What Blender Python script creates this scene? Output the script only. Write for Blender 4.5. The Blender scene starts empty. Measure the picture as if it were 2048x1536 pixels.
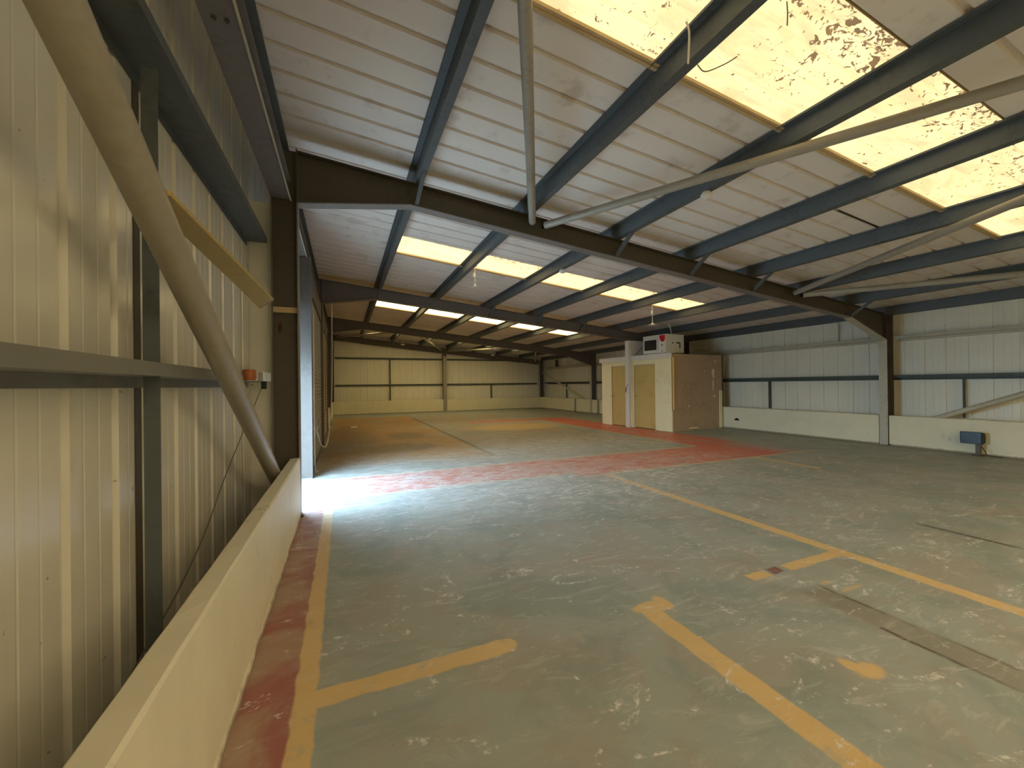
import bpy, math, random
from mathutils import Vector
random.seed(7)
C = bpy.context.scene.collection
PI = math.pi
# ------------------------------------------------------------------ materials
def nodes(name):
    m = bpy.data.materials.new(name); m.use_nodes = True
    nt = m.node_tree; nt.nodes.clear()
    return m, nt
def N(nt, t, **kw):
    n = nt.nodes.new(t)
    for k, v in kw.items():
        if k[0] == 'i' and k[1:].isdigit(): n.inputs[int(k[1:])].default_value = v
        elif k in n.inputs.keys(): n.inputs[k].default_value = v
        else: setattr(n, k, v)
    return n
def L(nt, a, b): nt.links.new(a, b)
def mixc(nt, fac, a, b):
    n = nt.nodes.new('ShaderNodeMix'); n.data_type = 'RGBA'
    for s, v in ((n.inputs[0], fac), (n.inputs[6], a), (n.inputs[7], b)):
        if hasattr(v, 'is_linked'): nt.links.new(v, s)
        elif isinstance(v, (int, float)): s.default_value = v
        else: s.default_value = (*v, 1) if len(v) == 3 else v
    return n.outputs[2]
def mth(nt, op, a, b=0.0, c=None):
    n = nt.nodes.new('ShaderNodeMath'); n.operation = op
    for s, v in ((n.inputs[0], a), (n.inputs[1], b)):
        if hasattr(v, 'is_linked'): nt.links.new(v, s)
        else: s.default_value = v
    if c is not None:
        if hasattr(c, 'is_linked'): nt.links.new(c, n.inputs[2])
        else: n.inputs[2].default_value = c
    return n.outputs[0]
def sstep(nt, x, a, b):
    n = nt.nodes.new('ShaderNodeMapRange'); n.interpolation_type = 'SMOOTHSTEP'
    nt.links.new(x, n.inputs[0]); n.inputs[1].default_value = a; n.inputs[2].default_value = b
    return n.outputs[0]
def noise(nt, vec, scale, detail=4, rough=.55, dist=0.0, stretch=None):
    if stretch:
        mp = nt.nodes.new('ShaderNodeMapping'); mp.inputs['Scale'].default_value = stretch
        nt.links.new(vec, mp.inputs[0]); vec = mp.outputs[0]
    n = nt.nodes.new('ShaderNodeTexNoise'); n.inputs['Scale'].default_value = scale
    n.inputs['Detail'].default_value = detail; n.inputs['Roughness'].default_value = rough
    n.inputs['Distortion'].default_value = dist
    nt.links.new(vec, n.inputs['Vector']); return n.outputs['Fac']
def finish(nt, col, rough=.5, metal=0.0, bump=None, bstr=.1, bdist=.01, spec=.5):
    b = nt.nodes.new('ShaderNodeBsdfPrincipled'); o = nt.nodes.new('ShaderNodeOutputMaterial')
    for s, v in ((b.inputs['Base Color'], col), (b.inputs['Roughness'], rough), (b.inputs['Metallic'], metal)):
        if hasattr(v, 'is_linked'): nt.links.new(v, s)
        elif isinstance(v, (int, float)): s.default_value = v
        else: s.default_value = (*v, 1)
    b.inputs['Specular IOR Level'].default_value = spec
    if bump is not None:
        bp = nt.nodes.new('ShaderNodeBump'); bp.inputs['Strength'].default_value = bstr; bp.inputs['Distance'].default_value = bdist
        nt.links.new(bump, bp.inputs['Height']); nt.links.new(bp.outputs[0], b.inputs['Normal'])
    nt.links.new(b.outputs[0], o.inputs[0]); return b
def plain(name, col, rough=.5, metal=0.0, var=.25, scale=3.0, dirt=None, dfac=.35, bstr=.06, spec=.5):
    """painted / metal surface with mottled tone, blotchy dirt and a faint relief"""
    m, nt = nodes(name)
    g = N(nt, 'ShaderNodeNewGeometry').outputs['Position']
    n1 = noise(nt, g, scale, 5, .6); n2 = noise(nt, g, scale * 9, 4, .6)
    lo = tuple(c * (1 - var) for c in col); hi = tuple(min(1, c * (1 + var * .6)) for c in col)
    c = mixc(nt, n1, lo, hi)
    if dirt:
        k = sstep(nt, mth(nt, 'ADD', mth(nt, 'MULTIPLY', n1, .6), mth(nt, 'MULTIPLY', n2, .4)), .48, .66)
        c = mixc(nt, mth(nt, 'MULTIPLY', k, dfac), c, dirt)
    r = mth(nt, 'ADD', rough - .08, mth(nt, 'MULTIPLY', n2, .16))
    finish(nt, c, r, metal, n2, bstr, .004, spec); return m
M = {}
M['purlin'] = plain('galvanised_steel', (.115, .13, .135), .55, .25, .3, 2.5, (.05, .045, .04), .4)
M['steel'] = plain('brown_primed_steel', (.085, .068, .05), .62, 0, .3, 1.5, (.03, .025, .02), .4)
M['flange'] = plain('lilac_grey_steel_lit', (.19, .17, .16), .5, 0, .2, 2, (.08, .07, .06), .4)  # lighter than the webs: light thrown up from the floor put into the colour
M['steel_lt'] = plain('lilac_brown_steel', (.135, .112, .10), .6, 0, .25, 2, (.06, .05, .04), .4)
M['cream_steel'] = plain('cream_painted_steel', (.54, .51, .39), .5, 0, .15, 3, (.3, .26, .18), .5)
M['tube'] = plain('taupe_painted_tube', (.34, .305, .245), .42, 0, .22, 3, (.2, .17, .12), .3)
M['tube_lt'] = plain('stone_painted_tube', (.36, .33, .28), .42, 0, .2, 3, (.2, .17, .12), .5)
M['girt'] = plain('grey_girt_steel_lit', (.24, .235, .21), .5, .15, .25, 2.5, (.1, .09, .07), .4)  # lighter copy of the girt steel, rooflight on its face put into the colour
M['dark_green'] = plain('dark_green_steel', (.075, .09, .075), .55, 0, .2, 2, (.03, .03, .02), .4)
M['white'] = plain('off_white_enamel', (.72, .71, .65), .35, 0, .08, 2, (.5, .46, .38), .3)
M['cable'] = plain('white_cable', (.62, .58, .5), .5, 0, .1, 4)
M['dcable'] = plain('dark_cable', (.17, .14, .09), .6, 0, .2, 4)
M['black'] = plain('black_plastic', (.015, .018, .02), .3, 0, .2, 4)
M['red'] = plain('red_sticker', (.55, .01, .03), .4, 0, .1, 10)
M['orange'] = plain('orange_brown_plastic', (.36, .10, .02), .4, 0, .15, 10)
M['greybox'] = plain('grey_plastic', (.26, .24, .22), .45, 0, .1, 10)
M['ply'] = plain('yellow_ochre_board', (.50, .36, .11), .6, 0, .15, 4, (.38, .2, .05), .4)
M['timber'] = plain('pale_timber', (.55, .40, .21), .6, 0, .15, 6, (.3, .2, .1), .4)
M['doorpaint'] = plain('ochre_door_paint', (.60, .44, .16), .5, 0, .08, 3, (.25, .16, .05), .35)
M['cubicle'] = plain('cream_painted_boarding', (.86, .80, .52), .55, 0, .1, 2.5, (.5, .42, .25), .35)
M['hardboard'] = plain('brown_hardboard', (.48, .355, .24), .65, 0, .12, 1.5, (.26, .19, .12), .4)
M['foam'] = plain('yellow_edge_trim', (.78, .54, .16), .6, 0, .15, 8)
M['flood'] = plain('dark_teal_enamel', (.03, .042, .038), .75, 0, .3, 6)
M['slot'] = plain('dark_gap', (.012, .011, .008), .9, 0, .2, 6)
M['paper'] = plain('paper', (.8, .78, .7), .7, 0, .1, 6)
M['concrete'] = plain('yard_concrete', (.5, .5, .48), .9, 0, .15, .8, (.35, .34, .3), .4)
M['shutter'] = plain('grey_shutter', (.30, .28, .235), .5, 0, .2, 3, (.18, .15, .11), .5)
M['shutter_tan'] = plain('tan_shutter', (.30, .23, .16), .55, 0, .2, 3, (.18, .13, .08), .5)
M['chain'] = plain('chain_steel', (.2, .17, .13), .4, .6, .3, 20)

def clad(name, col, rough, axis, streak=(.3, .22, .12)):
    m, nt = nodes(name)
    g = N(nt, 'ShaderNodeNewGeometry').outputs['Position']
    n1 = noise(nt, g, 1.2, 4, .6)
    st = noise(nt, g, 5, 3, .6, 0, (1, 2.2, .12) if axis == 'x' else (2.2, 1, .12))
    c = mixc(nt, n1, tuple(k * .9 for k in col), tuple(min(1, k * 1.07) for k in col))
    c = mixc(nt, mth(nt, 'MULTIPLY', sstep(nt, st, .56, .72), .06), c, streak)
    sp = noise(nt, g, 22, 2, .5)
    c = mixc(nt, mth(nt, 'MULTIPLY', sstep(nt, sp, .74, .78), .6), c, (.12, .10, .07))
    r = mth(nt, 'ADD', rough, mth(nt, 'MULTIPLY', n1, .05))
    finish(nt, c, r, 0, noise(nt, g, 3.0, 2, .5, 0, (1, 1, .4)), .035, .01, .6); return m
M['clad_l'] = clad('cream_coated_sheet', (.70, .67, .585), .20, 'x')
M['clad_r'] = clad('pale_coated_sheet', (.84, .80, .66), .42, 'x')
M['clad_f'] = clad('pale_coated_sheet_far', (.82, .80, .68), .45, 'y')

def roofmat():
    m, nt = nodes('roof_liner_sheet')
    g = N(nt, 'ShaderNodeNewGeometry').outputs['Position']
    n1 = noise(nt, g, .8, 5, .6, 0, (.5, 1.6, 1)); n2 = noise(nt, g, 3.5, 4, .6)
    c = mixc(nt, n1, (.70, .63, .57), (.84, .77, .70))
    c = mixc(nt, mth(nt, 'MULTIPLY', sstep(nt, n2, .55, .72), .35), c, (.33, .23, .15))
    finish(nt, c, .5, 0, n2, .05, .005, .4); return m
M['roof'] = roofmat()

def dadomat(name, col):
    m, nt = nodes(name)
    g = N(nt, 'ShaderNodeNewGeometry').outputs['Position']
    n1 = noise(nt, g, 2.2, 5, .6); n2 = noise(nt, g, 14, 5, .6)
    c = mixc(nt, n1, tuple(k * .86 for k in col), tuple(min(1, k * 1.08) for k in col))
    sep = N(nt, 'ShaderNodeSeparateXYZ'); L(nt, g, sep.inputs[0])
    n3 = noise(nt, g, 4, 4, .7)
    # thin trickles and scuffs of the brush-painted blockwork
    tr = noise(nt, g, 9, 3, .6, 0, (1, 1.4, .25))
    c = mixc(nt, mth(nt, 'MULTIPLY', sstep(nt, tr, .60, .68), .35), c, (.74, .68, .50))
    c = mixc(nt, mth(nt, 'MULTIPLY', sstep(nt, n3, .63, .72), .4), c, (.36, .28, .16))
    ft = mth(nt, 'MULTIPLY', mth(nt, 'SUBTRACT', 1, sstep(nt, mth(nt, 'ADD', sep.outputs[2], mth(nt, 'MULTIPLY', n2, .05)), .035, .07)), .75)
    c = mixc(nt, ft, c, (.22, .17, .10))
    bp = mth(nt, 'ADD', mth(nt, 'MULTIPLY', n2, .5), n1)
    finish(nt, c, .55, 0, bp, .35, .012, .35); return m
M['dado'] = dadomat('cream_painted_blockwork', (.80, .74, .58))
M['dado_r'] = dadomat('cream_painted_blockwork_right', (.82, .77, .56))

def floormat():
    m, nt = nodes('worn_painted_floor')
    pos = N(nt, 'ShaderNodeNewGeometry').outputs['Position']
    # ragged hand painted edges
    nz = N(nt, 'ShaderNodeTexNoise'); nz.inputs['Scale'].default_value = 9; nz.inputs['Detail'].default_value = 4
    L(nt, pos, nz.inputs['Vector'])
    sb = N(nt, 'ShaderNodeVectorMath', operation='SUBTRACT'); L(nt, nz.outputs['Color'], sb.inputs[0]); sb.inputs[1].default_value = (.5, .5, .5)
    sc = N(nt, 'ShaderNodeVectorMath', operation='SCALE'); L(nt, sb.outputs[0], sc.inputs[0]); sc.inputs['Scale'].default_value = .035
    ad = N(nt, 'ShaderNodeVectorMath', operation='ADD'); L(nt, pos, ad.inputs[0]); L(nt, sc.outputs[0], ad.inputs[1])
    se = N(nt, 'ShaderNodeSeparateXYZ'); L(nt, ad.outputs[0], se.inputs[0])
    X, Y = se.outputs[0], se.outputs[1]
    def box(x0, x1, y0, y1, s=.008, sy=None):
        sy = s if sy is None else sy
        a = sstep(nt, X, x0 - s, x0 + s); b = mth(nt, 'SUBTRACT', 1, sstep(nt, X, x1 - s, x1 + s))
        c = sstep(nt, Y, y0 - sy, y0 + sy); d = mth(nt, 'SUBTRACT', 1, sstep(nt, Y, y1 - sy, y1 + sy))
        return mth(nt, 'MULTIPLY', mth(nt, 'MULTIPLY', a, b), mth(nt, 'MULTIPLY', c, d))
    def blob(cx, cy, rx, ry, s=.25):
        dx = mth(nt, 'DIVIDE', mth(nt, 'SUBTRACT', X, cx), rx); dy = mth(nt, 'DIVIDE', mth(nt, 'SUBTRACT', Y, cy), ry)
        r = mth(nt, 'SQRT', mth(nt, 'ADD', mth(nt, 'MULTIPLY', dx, dx), mth(nt, 'MULTIPLY', dy, dy)))
        return mth(nt, 'SUBTRACT', 1, sstep(nt, r, 1 - s, 1 + s))
    mul = lambda a, b: mth(nt, 'MULTIPLY', a, b)
    mx = lambda *a: a[0] if len(a) == 1 else mth(nt, 'MAXIMUM', a[0], mx(*a[1:]))
    big = noise(nt, pos, .45, 5, .6, .4); mid = noise(nt, pos, 1.7, 6, .62, .8); fine = noise(nt, pos, 26, 4, .65)
    c = mixc(nt, big, (.30, .335, .315), (.38, .41, .385))
    c = mixc(nt, mul(sstep(nt, mid, .44, .62), .6), c, (.35, .31, .265))
    c = mixc(nt, mul(sstep(nt, noise(nt, pos, 1.3, 6, .62, 1.1), .46, .62), .55), c, (.215, .275, .26))
    # ochre dusted bays beyond the doorway
    och = mul(mx(mul(box(-.4, 2.72, 7.7, 19, .05, .6), 1.0), mul(box(2.72, 6.6, 8.5, 18.6, .1, .8), .3)), mth(nt, 'ADD', .4, sstep(nt, noise(nt, pos, .55, 4, .6, .6), .34, .55)))
    c = mixc(nt, mth(nt, 'MINIMUM', mul(och, .95), .9), c, (.44, .25, .085))
    c = mixc(nt, mul(blob(5.3, 12.3, 1.5, .9), .6), c, (.62, .42, .15))
    c = mixc(nt, mul(mx(blob(1.0, 9.4, 1.0, .7), blob(-.1, 10.5, .9, 4.5, .5), blob(1.6, 11.6, .5, .8, .5)), .55), c, (.15, .12, .08))
    # red lanes
    rw = mth(nt, 'SUBTRACT', 1, mul(sstep(nt, noise(nt, pos, 2.4, 5, .65, 1.2, (.6, 1.6, 1)), .5, .66), .62))
    red = mx(box(-.45, 3.4, 5.5, 6.62), box(3.3, 8.5, 5.22, 6.55), box(7.2, 8.55, 5.3, 14.6), mul(box(4.3, 8.55, 14.1, 15.0, .05), .7))
    fade = mth(nt, 'SUBTRACT', 1, mul(sstep(nt, X, 7.6, 8.5), mth(nt, 'SUBTRACT', 1, sstep(nt, Y, 6.2, 7.4))))
    c = mixc(nt, mul(mul(red, rw), mth(nt, 'ADD', .25, mul(fade, .75))), c, (.58, .14, .085))
    # brown stripped tracks on the right
    tr = box(2.78, 3.0, -6, 1.72, .03)
    c = mixc(nt, mul(tr, .45), c, (.24, .18, .13))
    tl = mx(box(2.775, 2.80, -6, 1.3, .008), box(2.975, 2.995, -6, 1.75, .01), mul(box(5.12, 5.18, -6, 2.1, .01), .9))
    c = mixc(nt, mul(mul(tl, sstep(nt, mid, .35, .55)), .75), c, (.06, .05, .035))
    # maroon strip along the low wall and its ochre edge
    mar = box(-.46, -.2, -12, 5.06, .02)
    c = mixc(nt, mul(mar, .9), c, mixc(nt, sstep(nt, mid, .4, .62), (.34, .10, .08), (.40, .26, .18)))
    w1 = mth(nt, 'SUBTRACT', 1, mul(sstep(nt, noise(nt, pos, 7, 5, .7), .56, .7), .45))
    ye = mx(box(-.22, -.125, -12, 5.48),
            box(-.14, .80, 1.95, 2.065), blob(.80, 2.008, .052, .058, .1),
            box(1.655, 1.79, -12, 1.975), blob(1.76, 1.99, .13, .06, .15), blob(1.86, 2.0, .05, .085, .2),
            box(3.675, 3.80, -12, 5.2),
            box(2.66, 2.85, 1.955, 2.04), box(3.05, 3.7, 1.95, 2.045),
            box(6.99, 7.11, 4.05, 5.2), blob(2.33, 1.13, .075, .05, .35), mul(blob(2.29, 1.18, .035, .06, .3), 1),
            mul(box(-.4, 3.4, 5.44, 5.50), .55), mul(box(3.3, 8.9, 5.14, 5.21), .7),
            mul(box(-.4, 7.15, 6.60, 6.67), .65), mul(box(7.12, 7.20, 6.6, 14.2), .6), mul(box(3.02, 3.12, 1.72, 1.76), .6), mul(blob(3.15, 1.62, .12, .02, .4), .6))
    c = mixc(nt, mul(ye, w1), c, mixc(nt, mid, (.58, .39, .17), (.72, .54, .28)))
    c = mixc(nt, mul(box(2.88, 3.0, 1.965, 2.04), .8), c, (.20, .06, .045))
    # crack between slabs
    c = mixc(nt, mul(box(2.70, 2.80, 7.5, 18, .02), .75), c, (.10, .08, .055))
    # plaster dust, swept in swirls; thickest around the middle of the near bay and inside the doorway
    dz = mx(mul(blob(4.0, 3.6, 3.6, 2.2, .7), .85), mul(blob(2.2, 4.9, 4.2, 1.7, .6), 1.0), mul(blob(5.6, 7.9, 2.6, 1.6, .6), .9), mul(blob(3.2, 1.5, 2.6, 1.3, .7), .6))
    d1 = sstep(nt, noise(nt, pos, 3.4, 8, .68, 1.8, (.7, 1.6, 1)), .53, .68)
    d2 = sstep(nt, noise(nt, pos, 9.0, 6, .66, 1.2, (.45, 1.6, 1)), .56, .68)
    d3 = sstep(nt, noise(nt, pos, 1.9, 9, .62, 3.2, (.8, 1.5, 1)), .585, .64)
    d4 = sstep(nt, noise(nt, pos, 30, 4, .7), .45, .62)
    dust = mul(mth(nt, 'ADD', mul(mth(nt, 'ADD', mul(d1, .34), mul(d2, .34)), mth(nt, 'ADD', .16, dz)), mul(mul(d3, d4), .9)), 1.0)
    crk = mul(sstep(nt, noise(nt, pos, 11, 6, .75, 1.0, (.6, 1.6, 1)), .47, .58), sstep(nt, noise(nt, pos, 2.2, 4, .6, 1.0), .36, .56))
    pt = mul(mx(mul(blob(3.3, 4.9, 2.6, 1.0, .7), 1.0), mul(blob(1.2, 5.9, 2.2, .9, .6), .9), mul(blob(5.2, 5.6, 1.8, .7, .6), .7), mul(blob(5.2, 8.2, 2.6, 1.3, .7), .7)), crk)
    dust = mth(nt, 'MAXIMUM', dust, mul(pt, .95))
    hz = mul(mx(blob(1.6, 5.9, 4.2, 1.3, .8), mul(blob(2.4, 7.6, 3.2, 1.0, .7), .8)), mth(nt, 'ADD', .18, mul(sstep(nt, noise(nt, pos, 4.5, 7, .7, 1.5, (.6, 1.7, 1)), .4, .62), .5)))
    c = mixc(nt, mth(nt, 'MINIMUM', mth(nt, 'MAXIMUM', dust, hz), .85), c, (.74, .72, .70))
    c = mixc(nt, mul(sstep(nt, fine, .70, .76), .5), c, (.62, .58, .5))
    sp = noise(nt, pos, 40, 2, .5)
    c = mixc(nt, mul(sstep(nt, sp, .76, .8), .6), c, (.05, .045, .03))
    # darker floor along the right and far walls and in their corner
    ge = mx(box(10.6, 11.2, -12, 22, .25), box(-.5, 11, 21.2, 21.8, .4), blob(10.7, 21.3, 1.4, 1.0, .5))
    c = mixc(nt, mul(ge, .6), c, (.11, .09, .055))
    r = mth(nt, 'ADD', .36, mul(mid, .28))
    finish(nt, c, r, 0, mth(nt, 'ADD', mid, mul(fine, .25)), .12, .01, .45); return m
M['floor'] = floormat()

def rooflight_mat(RL, lo, hi_):
    """weathered translucent sheeting with daylight put in as emission: grime and leaves dim it, bands imitate corrugation shading"""
    m, nt = nodes('rooflight_sheet')
    g = N(nt, 'ShaderNodeNewGeometry').outputs['Position']
    se = N(nt, 'ShaderNodeSeparateXYZ'); L(nt, g, se.inputs[0])
    n1 = noise(nt, g, 1.1, 4, .6, .5)
    st = noise(nt, g, 6, 3, .6, .2, (.12, 2.2, 1))
    c = mixc(nt, n1, lo, hi_)
    c = mixc(nt, mth(nt, 'MULTIPLY', sstep(nt, st, .5, .75), .5), c, (.70, .62, .40))
    sw = mth(nt, 'FRACT', mth(nt, 'MULTIPLY', mth(nt, 'MODULO', mth(nt, 'ADD', se.outputs[1], 56.5 - 1.52), 5.65), 5.0))
    band = mth(nt, 'MULTIPLY', sstep(nt, sw, .46, .50), mth(nt, 'SUBTRACT', 1, sstep(nt, sw, .64, .68)))  # tinted bands painted in as shading on the corrugation slopes
    c = mixc(nt, mth(nt, 'MULTIPLY', band, .75), c, (.80, .55, .24))
    c = mixc(nt, mth(nt, 'MULTIPLY', sstep(nt, noise(nt, g, 3.2, 5, .65, .6, (.5, 1.5, 1)), .42, .66), .75), c, (.66, .50, .24))
    lf = noise(nt, g, 15, 3, .6, 1.2, (1, 1.25, 1)); cl = noise(nt, g, 1.3, 3, .6, .4)
    # distance inside each strip, leaves gather on the near side of the corrugations
    yy = mth(nt, 'MODULO', mth(nt, 'ADD', se.outputs[1], 56.5 - 1.52), 5.65)
    hi = mth(nt, 'SUBTRACT', 1, sstep(nt, yy, .02, .45))
    th = mth(nt, 'SUBTRACT', .695, mth(nt, 'ADD', mth(nt, 'MULTIPLY', sstep(nt, cl, .4, .66), .075), mth(nt, 'MULTIPLY', hi, .095)))
    lv = mth(nt, 'GREATER_THAN', lf, th)
    br = mth(nt, 'GREATER_THAN', lf, mth(nt, 'SUBTRACT', th, .02))
    c = mixc(nt, mth(nt, 'MULTIPLY', br, .45), c, (.62, .40, .20))
    c = mixc(nt, lv, c, (.10, .045, .02))
    em = N(nt, 'ShaderNodeEmission'); L(nt, c, em.inputs[0]); em.inputs[1].default_value = RL
    df = N(nt, 'ShaderNodeBsdfPrincipled'); df.inputs['Base Color'].default_value = (.5, .42, .3, 1); df.inputs['Roughness'].default_value = .4
    a = N(nt, 'ShaderNodeAddShader'); L(nt, em.outputs[0], a.inputs[0]); L(nt, df.outputs[0], a.inputs[1])
    o = N(nt, 'ShaderNodeOutputMaterial'); L(nt, a.outputs[0], o.inputs[0]); return m
M['rl_near'] = rooflight_mat(.52, (1.0, .74, .34), (1.0, .84, .45))
M['rl_mid'] = rooflight_mat(.95, (1.0, .66, .20), (1.0, .76, .28))
M['rl_far'] = rooflight_mat(2.3, (1.0, .74, .30), (1.0, .82, .38))
M['rl_back_fill'] = rooflight_mat(13.0, (1.0, .82, .52), (1.0, .90, .62))  # unseen strips behind the camera, made over-bright to fill the near bay

# ------------------------------------------------------------------ mesh helpers
class MB:
    def __init__(s): s.v = []; s.f = []
    def box(s, x0, x1, y0, y1, z0, z1):
        n = len(s.v)
        s.v += [(x, y, z) for z in (z0, z1) for y in (y0, y1) for x in (x0, x1)]
        s.f += [tuple(n + i for i in q) for q in ((0, 2, 3, 1), (4, 5, 7, 6), (0, 1, 5, 4), (2, 6, 7, 3), (0, 4, 6, 2), (1, 3, 7, 5))]
        return s
    def ext(s, prof, p0, p1, U, V):
        """extrude closed 2D profile from p0 to p1, profile axes U,V"""
        n = len(s.v); k = len(prof); U = Vector(U); V = Vector(V)
        for p in (p0, p1):
            for a, b in prof: s.v.append(tuple(Vector(p) + U * a + V * b))
        s.f += [(n + i, n + (i + 1) % k, n + k + (i + 1) % k, n + k + i) for i in range(k)]
        s.f += [tuple(range(n + k - 1, n - 1, -1)), tuple(range(n + k, n + 2 * k))]
        return s
    def tube(s, pts, r, n=12, cap=True):
        pts = [Vector(p) for p in pts]; base = len(s.v); a = None
        for i, p in enumerate(pts):
            d = (pts[min(i + 1, len(pts) - 1)] - pts[max(i - 1, 0)]).normalized()
            if a is None: a = d.cross(Vector((0, 0, 1)) if abs(d.z) < .9 else Vector((0, 1, 0))).normalized()
            else: a = (a - d * a.dot(d)).normalized()
            b = d.cross(a)
            rr = r[i] if isinstance(r, (list, tuple)) else r
            for j in range(n):
                t = 2 * PI * j / n; s.v.append(tuple(p + a * math.cos(t) * rr + b * math.sin(t) * rr))
        for i in range(len(pts) - 1):
            for j in range(n):
                q = base + i * n; s.f.append((q + j, q + (j + 1) % n, q + n + (j + 1) % n, q + n + j))
        if cap:
            s.f.append(tuple(range(base + n - 1, base - 1, -1))); q = base + (len(pts) - 1) * n; s.f.append(tuple(range(q, q + n)))
        return s
    def poly(s, pts):
        n = len(s.v); s.v += [tuple(p) for p in pts]; s.f.append(tuple(range(n, n + len(pts)))); return s
    def prism(s, pts, d):
        """closed polygon pts (3D) thickened by vector d"""
        n = len(s.v); k = len(pts); d = Vector(d)
        s.v += [tuple(p) for p in pts] + [tuple(Vector(p) + d) for p in pts]
        s.f += [(n + i, n + (i + 1) % k, n + k + (i + 1) % k, n + k + i) for i in range(k)]
        s.f += [tuple(range(n + k - 1, n - 1, -1)), tuple(range(n + k, n + 2 * k))]; return s
    def lathe(s, c, prof, n=20):
        base = len(s.v)
        for r, z in prof:
            for j in range(n):
                t = 2 * PI * j / n; s.v.append((c[0] + math.cos(t) * max(r, 1e-4), c[1] + math.sin(t) * max(r, 1e-4), c[2] + z))
        for i in range(len(prof) - 1):
            for j in range(n):
                q = base + i * n; s.f.append((q + j, q + (j + 1) % n, q + n + (j + 1) % n, q + n + j))
        s.f.append(tuple(range(base + n - 1, base - 1, -1))); q = base + (len(prof) - 1) * n; s.f.append(tuple(range(q, q + n)))
        return s
    def build(s, name, mat, parent=None, loc=(0, 0, 0), smooth=False, bevel=0):
        me = bpy.data.meshes.new(name)
        o0 = Vector(loc)
        me.from_pydata([tuple(Vector(v) - o0) for v in s.v], [], s.f); me.validate(); me.update()
        import bmesh
        bm = bmesh.new(); bm.from_mesh(me); bmesh.ops.recalc_face_normals(bm, faces=bm.faces); bm.to_mesh(me); bm.free()
        o = bpy.data.objects.new(name, me); C.objects.link(o); me.materials.append(mat)
        if parent is not None:
            o.parent = parent; me.transform(__import__('mathutils').Matrix.Translation(o0 - WO.get(parent, Vector((0, 0, 0)))))
        else: o.location = o0
        WO[o] = Vector(loc) if parent is None else WO.get(parent, Vector((0, 0, 0)))
        if smooth:
            for p in me.polygons: p.use_smooth = True
            try: me.set_sharp_from_angle(angle=math.radians(40))
            except Exception: pass
        if bevel:
            b = o.modifiers.new('bevel', 'BEVEL'); b.width = bevel; b.segments = 2; b.limit_method = 'ANGLE'
        return o
WO = {}
def tag(o, label, cat, group=None):
    o['label'] = label; o['category'] = cat
    if group: o['group'] = group
    return o
def thing(name, label, cat, loc, group=None):
    o = bpy.data.objects.new(name, None); C.objects.link(o); o.location = loc; o.empty_display_size = .1
    WO[o] = Vector(loc); return tag(o, label, cat, group)
def struct(o): o['kind'] = 'structure'; return o
def iprof(d, w, tf=.011, tw=.008):
    a, b = w / 2, d / 2
    return [(-a, -b), (a, -b), (a, -b + tf), (tw / 2, -b + tf), (tw / 2, b - tf), (a, b - tf), (a, b), (-a, b), (-a, b - tf), (-tw / 2, b - tf), (-tw / 2, -b + tf), (-a, -b + tf)]

# ------------------------------------------------------------------ building geometry
YS = [-11.98, -6.33, -.68, 4.97, 10.62, 16.27, 21.75]      # portal frames
Y0, Y1 = -12.1, 21.9
XL, XR = -.92, 11.38                                        # cladding planes
def rt(x): return 3.925 - .0975 * x                         # top of rafters
def rb(x): return 3.645 - .0975 * x                         # underside of rafters
def rz(x): return rt(x) + .185                              # liner sheet

floor = struct(MB().box(XL - .03, XR + .05, Y0, Y1 + .05, -.12, 0).build('floor', M['floor']))
ground = struct(MB().box(-40, XL - .04, -40, 50, -.2, -.03).build('ground_outside', M['concrete']))

def sheet(name, mat, s0, s1, period, phase, depth, rib, mp, cuts, minor=True):
    """profiled sheet: s runs across the ribs; mp(s, off, t) -> xyz; cuts(s)-> list of (t0,t1)"""
    pts = []; k = math.floor((s0 - phase) / period) - 1
    while phase + k * period < s1 + period:
        a = phase + k * period
        pts += [(a, 0), (a + rib * .10, depth), (a + rib * .90, depth), (a + rib, 0)]
        if minor:
            for q in (.40, .70):
                b = a + period * q; pts += [(b, 0), (b + .006, -.0015), (b + .010, -.0015), (b + .016, 0)]
        k += 1
    br = sorted(set([s0, s1] + [b for c in CUTB for b in c if s0 < b < s1]))
    def off(s):
        for (a, oa), (b, ob) in zip(pts, pts[1:]):
            if a <= s <= b: return oa if b - a < 1e-9 else oa + (ob - oa) * (s - a) / (b - a)
        return 0
    full = sorted([(s, o) for s, o in pts if s0 < s < s1] + [(b, off(b)) for b in br])
    m = MB()
    for (a, oa), (b, ob) in zip(full, full[1:]):
        if b - a < 1e-6: continue
        for t0, t1 in cuts((a + b) / 2):
            f0 = t0 if callable(t0) else (lambda s, q=t0: q); f1 = t1 if callable(t1) else (lambda s, q=t1: q)
            m.poly([mp(a, oa, f0(a)), mp(b, ob, f0(b)), mp(b, ob, f1(b)), mp(a, oa, f1(a))])
    return struct(m.build(name, mat))
DOOR = (5.13, 6.60, 2.6); CUTB = [DOOR[:2]]
def lcuts(y):
    if DOOR[0] < y < DOOR[1]: return [(DOOR[2], rz(XL) + .07)]
    return [(0.0, rz(XL) + .07)]
sheet('wall_left', M['clad_l'], Y0, Y1, .345, 1.905, -.022, .062, lambda s, o, t: (XL + o, s, t), lcuts)
CUTB = []
sheet('wall_right', M['clad_r'], Y0, Y1, .3255, .19, .02, .05, lambda s, o, t: (XR + o, s, t), lambda y: [(0.0, rz(XR) + .07)])
sheet('wall_far', M['clad_f'], XL, XR, .3255, .1, .02, .05, lambda s, o, t: (s, Y1 + o, t), lambda x: [(0.0, lambda q: rz(q) + .07)])
sheet('wall_near', M['clad_f'], XL, XR, .3255, .1, -.02, .05, lambda s, o, t: (s, Y0 + o, t), lambda x: [(0.0, lambda q: rz(q) + .07)])
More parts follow.
